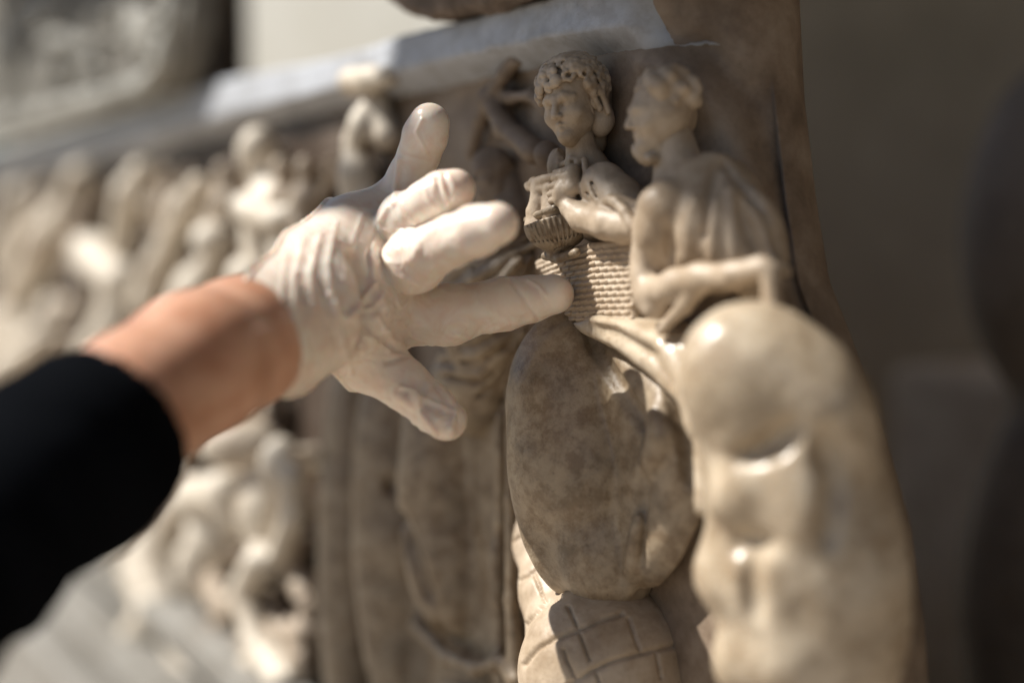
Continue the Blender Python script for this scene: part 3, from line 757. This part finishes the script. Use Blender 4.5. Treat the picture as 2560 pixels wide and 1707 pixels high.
# ---------------- far frieze: figure after figure running away to the left
def frieze():
    FR = [
     ('carved nude figure whose bright head leans under the rim, right of the dark gap',
      [('E', 640, 375, 3.4, 46, 62, 44, -28), ('T', (655, 420, 2.6, 44), (690, 500, 2.2, 52), (740, 640, 2.0, 60)),
       ('E', 622, 522, 4.4, 48, 46, 44, 20), ('T', (628, 530, 4.4, 38), (690, 552, 4.0, 32), (725, 530, 3.4, 26)), ('T', (640, 560, 3.0, 40), (650, 680, 3.0, 46))]),
     ('carved figure with one pale arm lifted straight up',
      [('T', (350, 430, 4.6, 32), (330, 480, 4.8, 44), (310, 560, 4.2, 36), (300, 620, 3.8, 40)), ('E', 380, 500, 3.4, 26, 46, 30, -25)]),
     ('carved figure with a slanting pale forearm',
      [('T', (495, 460, 4.0, 28), (465, 520, 4.2, 40), (435, 575, 4.0, 34), (400, 680, 3.8, 50), (370, 760, 3.8, 50))]),
     ('carved figure with a small round head just above the forearm of the person',
      [('E', 528, 600, 4.6, 48, 50, 44, 0), ('T', (540, 640, 3.6, 34), (500, 720, 3.6, 60), (470, 800, 3.4, 66)), ('E', 625, 690, 4.2, 60, 54, 50, 0)]),
     ('carved figure with a broad bright shoulder bent towards the right',
      [('E', 238, 640, 5.2, 66, 54, 50, -30), ('T', (250, 650, 5.0, 56), (300, 700, 4.8, 46), (300, 800, 4.4, 62), (250, 900, 4.2, 60))]),
     ('dim carved figure with raised arm near the left border',
      [('T', (200, 440, 3.0, 34), (175, 520, 3.2, 40), (120, 600, 3.8, 60), (70, 690, 3.8, 48), (50, 760, 3.4, 40))]),
     ('dim carved head under the rim at the left border', [('E', 45, 500, 3.4, 38, 48, 36, 0), ('T', (50, 540, 3.0, 30), (20, 640, 2.8, 50))]),
     ('carved crouching figure above the black sleeve', [('E', 140, 800, 4.2, 50, 66, 44, 10), ('T', (120, 850, 4.2, 60), (60, 920, 4.4, 80), (20, 1000, 4.2, 80)), ('T', (60, 800, 3.2, 50), (-20, 840, 3.2, 60))]),
     ('carved bright torso below the forearm of the person',
      [('E', 600, 1110, 4.6, 110, 64, 60, 10), ('E', 700, 1160, 4.4, 50, 70, 50, 0), ('T', (735, 1190, 4.0, 34), (735, 1290, 3.8, 32), (700, 1370, 3.8, 30)), ('E', 655, 1400, 4.6, 56, 36, 40, 0), ('E', 660, 1270, 3.0, 70, 120, 50, 0),
       ('T', (640, 1395, 4.4, 36), (610, 1480, 4.2, 36), (640, 1600, 4.2, 34), (700, 1700, 4.0, 36))]),
     ('carved horse-like curved back below the forearm, lit from above',
      [('T', (425, 1300, 4.4, 44), (480, 1240, 4.8, 52), (560, 1230, 4.8, 52), (590, 1310, 4.0, 44)), ('E', 480, 1420, 3.8, 46, 80, 40, 0), ('E', 540, 1340, 3.2, 80, 90, 50, 0), ('T', (430, 1300, 4.0, 36), (415, 1400, 3.8, 34), (430, 1500, 3.6, 34))]),
     ('carved striding figure near the lower border with lit thigh',
      [('E', 360, 1410, 4.4, 60, 90, 50, -12), ('T', (370, 1440, 4.4, 54), (390, 1530, 4.4, 52), (340, 1600, 4.4, 50)), ('T', (390, 1520, 4.0, 40), (440, 1600, 3.8, 36), (480, 1700, 3.8, 36)), ('E', 300, 1370, 4.0, 50, 50, 40, 0)]),
     ('carved kneeling figure at the foot of the frieze',
      [('T', (540, 1690, 3.6, 30), (620, 1670, 3.8, 34), (680, 1640, 3.6, 34), (720, 1690, 3.4, 30))]),
    ]
    for lab, prims in FR:
        S = Sculpt(0.0042)
        for p in prims:
            if p[0] == 'E':
                _, x, y, h, rx, ry, rz, an = p; E(S, x, y, h, rx, ry, rz, an, k=16, bk=.7)
            else: T(S, list(p[1:]), k=16, bk=.6)
        poss(S, 'carved_figure', M_far, sarc, 2, 0.003, 26, label=lab)
    S = Sculpt(0.005)
    rq = random.Random(21)
    for i in range(60):
        x = rq.uniform(-40, 760); y = rq.uniform(980, 1640)
        T(S, [(x, y, 2.2, rq.uniform(22, 38)), (x + rq.uniform(-60, 60), y + rq.uniform(50, 120), 2.4, rq.uniform(20, 34))], k=20, bk=.95)
    poss(S, 'lower_carving', M_far2, sarc, 2, 0.003, 30, label='crowded shallow carving in the lower part of the far frieze', kind='stuff')
    gen = [(110, 470, .8), (200, 470, .9), (420, 440, .9), (560, 430, 1), (30, 640, 1), (180, 700, 1.1), (420, 640, .9), (700, 420, 1), (760, 420, 1.05), (250, 1420, 1), (640, 1250, 1), (520, 1500, 1), (430, 1560, 1), (760, 1500, 1)]
    where = ['at the far left end', 'second from the far left end', 'between two raised arms', 'left of the leaning bright head', 'low at the left border', 'above the crouching figure', 'behind the small round head',
             'right of the leaning bright head', 'next to the little finger side', 'low on the left beside the sleeve', 'under the wrist', 'between the lit legs', 'left of the lit legs', 'beside the hanging drapery']
    for (x, y, c), wh in zip(gen, where):
        S = Sculpt(0.0045); t = rq.uniform(-22, 22)
        E(S, x, y, 2.6, 26 * c, 33 * c, 26 * c, t, k=8, bk=.8)
        T(S, [(x + 4, y + 40 * c, 2.2, 17 * c), (x + 8, y + 75 * c, 2.2, 40 * c), (x + 6, y + 140 * c, 2.0, 40 * c), (x, y + 210 * c, 1.8, 34 * c)], k=20, bk=.9)
        T(S, [(x - 26 * c, y + 70 * c, 2.8, 17 * c), (x - 40 * c, y + 120 * c, 3.0, 15 * c), (x - 4 * c, y + 150 * c, 3.4, 14 * c)], k=10, bk=.5)
        T(S, [(x + 36 * c, y + 70 * c, 2.4, 16 * c), (x + 58 * c, y + 20 * c, 2.6, 14 * c), (x + 60 * c, y - 20 * c, 2.6, 13 * c)], k=10, bk=.5)
        poss(S, 'carved_figure', M_far2, sarc, 2, 0.002, 30, label='small shallow carved figure ' + wh)
    S = Sculpt(0.005)      # lower, background carving of the frieze
    rr = random.Random(3)
    for i in range(46):
        x = rr.uniform(-80, 780); y = rr.uniform(560, 1600)
        x2 = x + rr.uniform(-50, 50); y2 = y + rr.uniform(60, 170)
        T(S, [(x, y, 1.6, rr.uniform(18, 34)), (x2, y2, 1.8, rr.uniform(18, 34))], k=14, bk=.8)
    poss(S, 'background_carving', M_bg, sarc, 2, 0.002, 30, label='low carving between the far figures', kind='stuff')
frieze()

# base mouldings
M_base = marble('base_stone', (0.22, 0.21, 0.19), (0.15, 0.14, 0.12), (0.28, 0.27, 0.25), 0.7, scale=6)
def base():
    prof = [(0.11, 0.93), (-0.045, 0.93), (-0.064, 0.924), (-0.066, 0.905), (-0.01, 0.903), (-0.01, 0.875), (-0.060, 0.873), (-0.085, 0.866), (-0.092, 0.855), (-0.090, 0.838), (-0.02, 0.836), (-0.02, 0.812),
            (-0.105, 0.810), (-0.112, 0.80), (-0.112, 0.78), (0.16, 0.78), (0.16, 0.93)]
    n = len(prof); V = []; Q = []
    X = np.linspace(-2.45, 0.42, 120)
    for x in X: V += [[x, y, z] for y, z in prof]
    for i in range(len(X) - 1):
        for j in range(n):
            k = (j + 1) % n; Q.append([i * n + j, i * n + k, (i + 1) * n + k, (i + 1) * n + j])
    V = np.array(V); V[:, 1] += fbm(V * 30) * 0.0012
    link('base_moulding', V, Q, M_base, sarc, label='pale stepped base moulding', smooth=False)
base()

# ------------------------------------------------------------------ the person: bare forearm, gloved hand, black sleeve
HAND = [  # x, y, depth, r px
    # palm rays
    [(800, 770, .745, 142), (880, 780, .775, 120), (975, 790, .795, 82)],
    [(790, 740, .745, 135), (870, 690, .780, 105), (955, 700, .800, 74)],
    [(790, 710, .745, 120), (870, 620, .790, 85), (952, 600, .805, 62)],
    [(780, 700, .750, 110), (880, 560, .800, 62), (972, 500, .812, 50)],
]
FING = [
    [(985, 788, .797, 84), (1120, 786, .797, 69), (1225, 766, .800, 62), (1262, 759, .800, 65), (1330, 747, .800, 57), (1378, 736, .798, 47)],
    [(985, 680, .795, 66), (1035, 652, .765, 72), (1130, 603, .740, 63), (1190, 578, .722, 64), (1242, 560, .713, 54)],
    [(965, 590, .800, 56), (1010, 545, .775, 57), (1068, 506, .760, 53), (1105, 486, .755, 56), (1138, 473, .752, 50)],
    [(975, 510, .812, 48), (1025, 440, .808, 53), (1048, 385, .800, 51), (1063, 340, .793, 55), (1074, 308, .790, 50)],
    [(860, 840, .770, 92), (935, 905, .775, 74), (1010, 960, .770, 56), (1075, 1015, .765, 50), (1118, 1052, .762, 49)],
]
ARM = [(800, 765, .742, 138), (700, 812, .722, 148), (600, 858, .695, 166), (490, 910, .665, 184), (335, 1012, .635, 186), (150, 1168, .60, 186), (-150, 1430, .56, 200), (-500, 1740, .53, 210)]
def Tz(S, pts, k, dr=0.0, sub=False):
    q = [(Z(x, y, z), r * z / FPX + dr) for x, y, z, r in pts]
    for (a, ra), (b, rb) in zip(q, q[1:]): S.cone(a, b, ra, rb, k, sub)
def hand_sdf(S, dr):
    for c in HAND: Tz(S, c, 0.012, dr)
    for i, c in enumerate(FING): Tz(S, c, 0.0035 if i < 4 else 0.008, dr)
    # finger joints and pads
    for x, y, z, r in ((1120, 788, .797, 71), (1392, 736, .799, 40), (1040, 655, .765, 72), (1012, 545, .777, 59)):
        S.ell(Z(x, y, z), (r * z / FPX + dr,) * 3, camM(), 0.006)
    # hollow of the palm
    S.ell(Z(905, 740, .735), (0.020, 0.022, 0.008), camM(-20), 0.014, True)
skin = mat('skin', (0.46, 0.245, 0.155), 0.36, Specular_IOR_Level=0.7)
def skin_nodes(m):
    n = m.node_tree.nodes; L = m.node_tree.links; b = n['Principled BSDF']
    b.inputs['Subsurface Weight'].default_value = 0.35; b.inputs['Subsurface Radius'].default_value = (1, .35, .2); b.inputs['Subsurface Scale'].default_value = 0.006
    g = n.new('ShaderNodeNewGeometry'); t = n.new('ShaderNodeTexNoise'); t.inputs['Scale'].default_value = 60; t.inputs['Detail'].default_value = 6
    L.new(g.outputs['Position'], t.inputs['Vector'])
    r = n.new('ShaderNodeValToRGB'); r.color_ramp.elements[0].color = (0.50, 0.25, 0.155, 1); r.color_ramp.elements[1].color = (0.64, 0.37, 0.255, 1)
    r.color_ramp.elements[0].position = .35; r.color_ramp.elements[1].position = .65
    L.new(t.outputs['Fac'], r.inputs['Fac']); L.new(r.outputs[0], b.inputs['Base Color'])
    bu = n.new('ShaderNodeBump'); bu.inputs['Strength'].default_value = 0.2; bu.inputs['Distance'].default_value = 0.0004
    t2 = n.new('ShaderNodeTexVoronoi'); t2.inputs['Scale'].default_value = 1400; L.new(g.outputs['Position'], t2.inputs['Vector'])
    L.new(t2.outputs['Distance'], bu.inputs['Height']); L.new(bu.outputs[0], b.inputs['Normal'])
skin_nodes(skin)
glove_m = mat('latex', (0.80, 0.71, 0.60), 0.33)
def glove_nodes(m):
    n = m.node_tree.nodes; L = m.node_tree.links; b = n['Principled BSDF']
    b.inputs['Subsurface Weight'].default_value = 0.6; b.inputs['Subsurface Radius'].default_value = (1, .45, .28); b.inputs['Subsurface Scale'].default_value = 0.005
    b.inputs['Specular IOR Level'].default_value = 0.5; b.inputs['Coat Weight'].default_value = 0.0
    g = n.new('ShaderNodeNewGeometry'); t = n.new('ShaderNodeTexNoise'); t.inputs['Scale'].default_value = 70; t.inputs['Detail'].default_value = 5; t.inputs['Distortion'].default_value = 1.2
    L.new(g.outputs['Position'], t.inputs['Vector'])
    r = n.new('ShaderNodeValToRGB'); r.color_ramp.elements[0].color = (0.74, 0.60, 0.50, 1); r.color_ramp.elements[1].color = (0.80, 0.72, 0.63, 1)
    r.color_ramp.elements[0].position = .32; r.color_ramp.elements[1].position = .62
    L.new(t.outputs['Fac'], r.inputs['Fac']); L.new(r.outputs[0], b.inputs['Base Color'])
    t2 = n.new('ShaderNodeTexNoise'); t2.inputs['Scale'].default_value = 150; t2.inputs['Detail'].default_value = 5; t2.inputs['Distortion'].default_value = 2.5
    L.new(g.outputs['Position'], t2.inputs['Vector'])
    bu = n.new('ShaderNodeBump'); bu.inputs['Strength'].default_value = 0.25; bu.inputs['Distance'].default_value = 0.0006
    L.new(t2.outputs['Fac'], bu.inputs['Height']); L.new(bu.outputs[0], b.inputs['Normal'])
glove_nodes(glove_m)
cloth = mat('black_cloth', (0.005, 0.0056, 0.007), 1.0, Specular_IOR_Level=0.0)

person = empty('person', tuple(Z(-500, 1700, .53)), label='person in black sleeve reaching in from the left, gloved finger touching the carving', category='person')
S = Sculpt(0.0019)
Tz(S, ARM, 0.006, -0.0008)
hand_sdf(S, -0.0016)
poss(S, 'body', skin, person, 3)

def glove():
    S = Sculpt(0.0007)
    Tz(S, ARM[:2] + [(640, 840, .706, 160)], 0.012, 0.0014)
    hand_sdf(S, 0.0)
    # pinched ridges and furrows of loose latex (x, y, depth, r)
    def ridge(pts, z, r=7, k=0.004, sub=False):
        Tz(S, [(x, y, z, r) for x, y in pts], k, 0, sub)
    # folds running over the thumb tip
    Tz(S, [(1060, 1010, .757, 10), (1085, 1050, .753, 20), (1120, 1078, .752, 18)], .006)
    Tz(S, [(1000, 990, .757, 12), (1035, 1010, .753, 15)], .004)
    Tz(S, [(1148, 1015, .752, 6), (1152, 1080, .751, 5)], .003, 0, True)
    Tz(S, [(960, 905, .752, 5), (1010, 925, .752, 6)], .004, 0, True)
    V, Q = S.build(2)
    cut = Z(742, 760, .735); cn = Rv * .93 + Uv * .2 - Fv * .3; cn /= np.linalg.norm(cn); ax = Z(800, 765, .742) - Z(690, 817, .720); ax /= np.linalg.norm(ax)
    N = normals(V, Q)
    d = V - CAM; zc = d @ Fv; X = 1280 + FPX * (d @ Rv) / zc; Y = 853.5 - FPX * (d @ Uv) / zc
    # wrinkle relief: anisotropic creases stretched across the limb, strong at wrist and palm, faint on finger tips
    def crease(dirv, fa, fb, ph):
        dirv = dirv / np.linalg.norm(dirv)
        u = np.cross(dirv, Fv); u /= np.linalg.norm(u)
        q = np.stack([V @ dirv * fa, V @ u * fb, V @ Fv * fb * .6], 1) + ph
        q = q + 1.0 * np.stack([vnoise(V * 60 + 1), vnoise(V * 60 + 9), vnoise(V * 60 + 5)], 1)
        nn = 1 - np.abs(fbm(q, 2)) * 2.2
        return np.clip(nn, 0, 1) ** 3
    def at(cx, cy, r): return np.exp(-((X - cx) ** 2 + (Y - cy) ** 2) / (2 * r * r))
    wr = np.clip(1 - np.abs(X - 760) / 130, 0, 1)
    D = 0.0006 * wr * crease(ax, 60, 44, 2.0)
    D += 0.0014 * (at(925, 760, 80) + 0.6 * at(870, 860, 70)) * crease(ax * .8 + Uv * .9, 90, 28, 6.0)
    D += 0.0007 * (at(1010, 700, 60) + at(1000, 560, 50) * 0.6 + at(985, 655, 40) * 0.5) * crease(np.array(Rv * 1.0 + Uv * .5), 190, 60, 3.0)
    D += 0.0005 * (at(1090, 540, 60)) * crease(Rv + Uv * .3, 160, 50, 5.0)
    D += 0.0010 * at(1060, 1030, 70) * crease(Rv - Uv, 80, 50, 1.0)
    D += 0.0012 * at(960, 850, 60) * crease(Uv, 190, 60, 8.0)
    D += 0.0005 * at(1180, 790, 150) * crease(Rv * .8 + Uv * .5, 60, 40, 4.0)
    D += 0.00015 * fbm(V * 40, 2)
    V = V + N * D[:, None]
    # traced folds: (points, half width px, height mm)
    TR = [([(1318, 700), (1345, 715), (1365, 738)], 5, 0.9), ([(1275, 700), (1310, 745), (1340, 790), (1352, 812)], 7, -0.9), ([(1200, 850), (1260, 812), (1330, 800)], 9, 0.7),
          ([(1140, 835), (1180, 848), (1215, 842)], 7, 1.2), ([(1100, 440), (1112, 480), (1120, 512)], 7, 1.5), ([(1092, 446), (1098, 484), (1106, 514)], 5, -1.4), ([(1122, 440), (1135, 470), (1132, 500)], 9, 0.9),
          ([(1062, 470), (1070, 500), (1085, 520)], 6, 0.8), ([(1000, 500), (1020, 540), (1040, 560)], 6, 1.0), ([(1098, 560), (1050, 605), (1030, 650)], 12, 1.1), ([(960, 640), (1000, 690), (1060, 715)], 8, 1.2),
          ([(1065, 380), (1040, 330), (1055, 300)], 6, 0.9), ([(1000, 400), (990, 470), (985, 510)], 8, 1.6), ([(970, 520), (940, 570), (925, 640), (930, 700), (960, 770)], 9, 1.6), ([(945, 560), (918, 640), (924, 690)], 6, -1.6),
          ([(905, 540), (868, 640), (862, 700)], 8, 0.7), ([(820, 740), (850, 790), (905, 800)], 9, 1.6), ([(860, 800), (900, 760), (935, 710)], 8, 2.0), ([(880, 780), (930, 770), (955, 735)], 7, 1.7),
          ([(830, 760), (850, 840), (880, 930)], 9, 1.8), ([(940, 790), (975, 850), (1020, 870)], 8, 1.4), ([(960, 830), (1000, 810), (1030, 840), (1080, 860)], 8, 1.2), ([(905, 800), (950, 850), (1000, 880)], 7, -1.4),
          ([(965, 905), (1000, 895), (1060, 870)], 9, -1.8), ([(1005, 970), (1030, 975), (1045, 1000)], 8, 2.2), ([(1030, 985), (1055, 1030), (1090, 1080)], 8, 1.8), ([(1040, 990), (1090, 1010), (1135, 1030), (1125, 1070)], 8, 1.6),
          ([(1075, 940), (1105, 990), (1130, 1035)], 8, -1.2), ([(760, 600), (735, 700), (740, 800), (770, 900)], 9, 0.7), ([(800, 590), (775, 690), (785, 800)], 9, 0.9), ([(715, 640), (704, 740), (715, 850), (760, 920)], 7, 0.6),
          ([(840, 560), (820, 660), (825, 740)], 9, 0.8), ([(1135, 640), (1200, 600), (1230, 590)], 14, 0.4)]
    N = normals(V, Q); D = np.zeros(len(V)); front = np.clip((N @ (-Fv)) * 2, 0, 1)
    for pts, wd, hh in TR:
        best = np.full(len(V), 1e9)
        for (x0, y0), (x1, y1) in zip(pts, pts[1:]):
            ex, ey = x1 - x0, y1 - y0; t = np.clip(((X - x0) * ex + (Y - y0) * ey) / (ex * ex + ey * ey), 0, 1)
            best = np.minimum(best, (X - x0 - t * ex) ** 2 + (Y - y0 - t * ey) ** 2)
        pr = np.exp(-best / (2 * (wd * .62) ** 2))
        D += pr * hh * 0.0010
    V = V + N * (D * front)[:, None]; V = relax(V, Q, 0.5)
    # open the cuff: drop what lies behind it
    dist = (V - cut) @ cn
    keep = dist > 0.0
    Qk = Q[keep[Q].any(1)]; V = V + cn * np.where(dist < 0, -dist, 0)[:, None]; dist = np.maximum(dist, 0)
    used = np.unique(Qk); mp = np.full(len(V), -1); mp[used] = np.arange(len(used))
    V = V[used]; Qk = mp[Qk]; dd = dist[used]
    N = normals(V, Qk)
    flare = np.clip(1 - dd / 0.012, 0, 1)
    V = V + N * (0.0012 * flare ** 2 + 0.0016 * np.exp(-((dd - 0.0015) / 0.0012) ** 2))[:, None]
    return link('glove', V, Qk, glove_m, person, label='thin wrinkled pale latex glove')
glove()

def sleeve():
    S = Sculpt(0.003)
    Tz(S, [(282, 1062, .626, 196), (150, 1178, .60, 204), (-150, 1440, .56, 226), (-520, 1760, .53, 240)], 0.02)
    V, Q = S.build(3)
    V, Q = V, Q
    a = Z(282, 1062, .626); b = Z(150, 1178, .60); ax = (a - b) / np.linalg.norm(a - b)
    d = (V - a) @ ax
    N = normals(V, Q)
    q = np.stack([V @ ax * 38, V @ np.cross(ax, Fv) * 12, V @ Fv * 12], 1)
    V = V + N * (0.006 * (1 - np.abs(fbm(q, 3)) * 2))[:, None]
    keep = d < 0.004 + 0.0
    Qk = Q[keep[Q].all(1)]
    link('sleeve', V, Qk, cloth, person, label='black cloth sleeve pushed up to mid forearm')
sleeve()

# ------------------------------------------------------------------ things around
# rough stone lying on the rim
S = Sculpt(0.0022)
pts = [P(x, y, 3.4) for x, y in ((962, 8), (985, 24), (1075, 48), (1200, 25), (1330, -12), (1480, -55), (1600, -110), (1680, -140), (1700, -260), (1500, -300), (1000, -180), (955, -40))]
S.prism(pts, -0.036, 0.075, 0.006)
o = poss(S, 'stone_slab', M_stone, None, 2, 0.004, 60, label='rough brown stone slab lying on top of the pale rim', category='stone slab')

# pale relief fragment standing on the rim, upper left
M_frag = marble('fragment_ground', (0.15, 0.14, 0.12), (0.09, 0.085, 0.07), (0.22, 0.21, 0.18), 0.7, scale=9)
def fragment():
    S = Sculpt(0.006)
    pts = [P(x, y, 5.0) for x, y in ((-300, 415), (0, 340), (200, 285), (380, 232), (425, 205), (448, 150), (465, 60), (470, -40), (460, -200), (-300, -260))]
    S.prism(pts, -0.05, -0.012, 0.010)
    fr = empty('carved_fragment', tuple(P(100, 320, 3)), label='pale grey carved stone fragment standing behind the rim at upper left', category='stone fragment')
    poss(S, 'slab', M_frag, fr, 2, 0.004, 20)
    S = Sculpt(0.006)
    rr = random.Random(8)
    for i in range(60):
        x = rr.uniform(-60, 400); y = rr.uniform(-80, 250 - 0.25 * x)
        a = rr.uniform(-1.2, -0.2)
        L = rr.uniform(20, 60)
        T(S, [(x, y, 5.6, rr.uniform(9, 20)), (x + L * math.cos(a), y + L * math.sin(a), 5.9, rr.uniform(8, 18))], k=8)
    T(S, [(-250, 385, 5.3, 26), (0, 315, 5.3, 27), (200, 262, 5.3, 27), (370, 212, 5.3, 26), (420, 150, 5.2, 22), (440, 40, 5.2, 20), (440, -60, 5.2, 20)], k=14)
    poss(S, 'carving', M_grey, fr, 2, 0.003, 40)
fragment()

def bar(name, x0, x1, y0, y1, z0, z1, m, bev=0.004, parent=None, **kw):
    S = Sculpt.__new__(Sculpt)
    bm_v = []; 
    import bmesh
    bm = bmesh.new(); bmesh.ops.create_cube(bm, size=1)
    for v in bm.verts: v.co = Vector(((x1 - x0) * v.co.x, (y1 - y0) * v.co.y, (z1 - z0) * v.co.z))
    bmesh.ops.bevel(bm, geom=bm.edges[:], offset=bev, segments=3, affect='EDGES', profile=0.5)
    me = bpy.data.meshes.new(name); bm.to_mesh(me); bm.free(); me.materials.append(m)
    o = bpy.data.objects.new(name, me); sc.collection.objects.link(o); o.location = ((x0 + x1) / 2, (y0 + y1) / 2, (z0 + z1) / 2)
    if parent: o.parent = parent
    for a, b in kw.items(): o[a] = b
    return o
M_post = marble('brown_post', (0.12, 0.085, 0.055), (0.07, 0.05, 0.035), (0.17, 0.125, 0.085), 0.6, scale=9)
M_wall = marble('plaster', (0.40, 0.39, 0.35), (0.36, 0.34, 0.30), (0.44, 0.43, 0.40), 0.8, scale=3, spots=0.15)
M_wall2 = marble('plaster_beige', (0.42, 0.315, 0.20), (0.34, 0.255, 0.155), (0.49, 0.375, 0.24), 0.8, scale=3, spots=0.2)
M_floor = marble('floor_stone', (0.38, 0.32, 0.25), (0.30, 0.25, 0.19), (0.44, 0.38, 0.31), 0.7, scale=2)
p = P(440, 0, -22); q = P(540, 0, -22)
bar('pillar', p[0], q[0], 0.22, 0.27, 0.78, 2.3, M_post, label='dark brown upright post between the pale wall and the carved fragment', category='post')
# wall behind, plinth, floor
bar('wall', -7.5, -1.25, 0.95, 1.15, 0.0, 3.2, M_wall, kind='structure')
bar('wall', -1.248, 4.0, 0.95, 1.15, 0.0, 3.2, M_wall2, kind='structure')
bar('plinth', -2.6, 0.5, -0.06, 0.30, 0.0, 0.779, M_base, 0.01, label='tall pale stone plinth carrying the long relief', category='plinth')
bar('floor', -8, 5, -5, 5, -0.1, -0.0, M_floor, kind='structure')

# unseen boards added in front to shade the middle of the relief
pg = empty('shade_blocker', (-1.0, -1.6, 0.0), label='unseen boards added in front of the relief to block the sun from its middle', category='shade_blocker')
YY = -1.6; SX, SZ = 1.6 * SUN_TO[0] / SUN_TO[1], 1.6 * SUN_TO[2] / -SUN_TO[1]
bar('blocker_post', -0.262 - SX, 0.03 - SX, YY - 0.03, YY + 0.03, 0.0, 1.293 + SZ, M_grey, 0.01, parent=None)
bar('blocker_board', -0.12 - SX, 0.549 - SX, YY - 0.02, YY + 0.02, 1.295 + SZ, 1.65 + SZ, M_grey, 0.01, parent=None)
bar('blocker_flap', 0.031 - SX, 0.165 - SX, YY - 0.02, YY + 0.02, 1.12 + SZ, 1.215 + SZ, M_grey, 0.005, parent=None)
for nm in ('blocker_post', 'blocker_board', 'blocker_flap'):
    q = bpy.data.objects[nm]; q.parent = pg; q.location = q.location - pg.location

# dim sculpture at the right border and added pale block behind the relief
S = Sculpt(0.008)
def EZ(S, x, y, z, rx, ry, rz, k=20):
    p = Z(x, y, z); f = z / FPX; S.ell(p, (rx * f, ry * f, rz * f), camM(0), k * f)
EZ(S, 2760, 600, 1.25, 350, 500, 300, 60); EZ(S, 2790, 1500, 1.25, 380, 640, 300, 60); EZ(S, 2850, -100, 1.3, 260, 400, 260, 60)
S.cone(Z(2900, 1500, 1.3), Z(2900, 2600, 1.3) * np.array([1, 1, 0]) + np.array([0, 0, .1]), .16, .2, .05)
M_dk = marble('dark_stone', (0.17, 0.13, 0.095), (0.12, 0.09, 0.065), (0.22, 0.17, 0.13), 0.7, scale=6)
poss(S, 'dark_sculpture', M_dk, None, 3, 0.004, 12, label='dark rounded stone sculpture blurred at the right border', category='sculpture')
bar('shade_slab', -2.2, 4.0, -1.27, 1.2, 3.201, 3.30, M_post, 0.01, kind='structure')  # unseen slab added overhead to keep the sun off the back wall

M_blk = marble('block_sunlit_tone', (0.78, 0.66, 0.50), (0.70, 0.58, 0.43), (0.82, 0.72, 0.57), 0.8, scale=4)  # paler than the wall, the colour stands in for sunlight on it
bar('sun_patch_block', -0.385, 0.9, 0.70, 0.94, 0.0, 1.17, M_blk, 0.02, label='low pale block added against the brown wall to stand in for a sunlit patch', category='stone block')
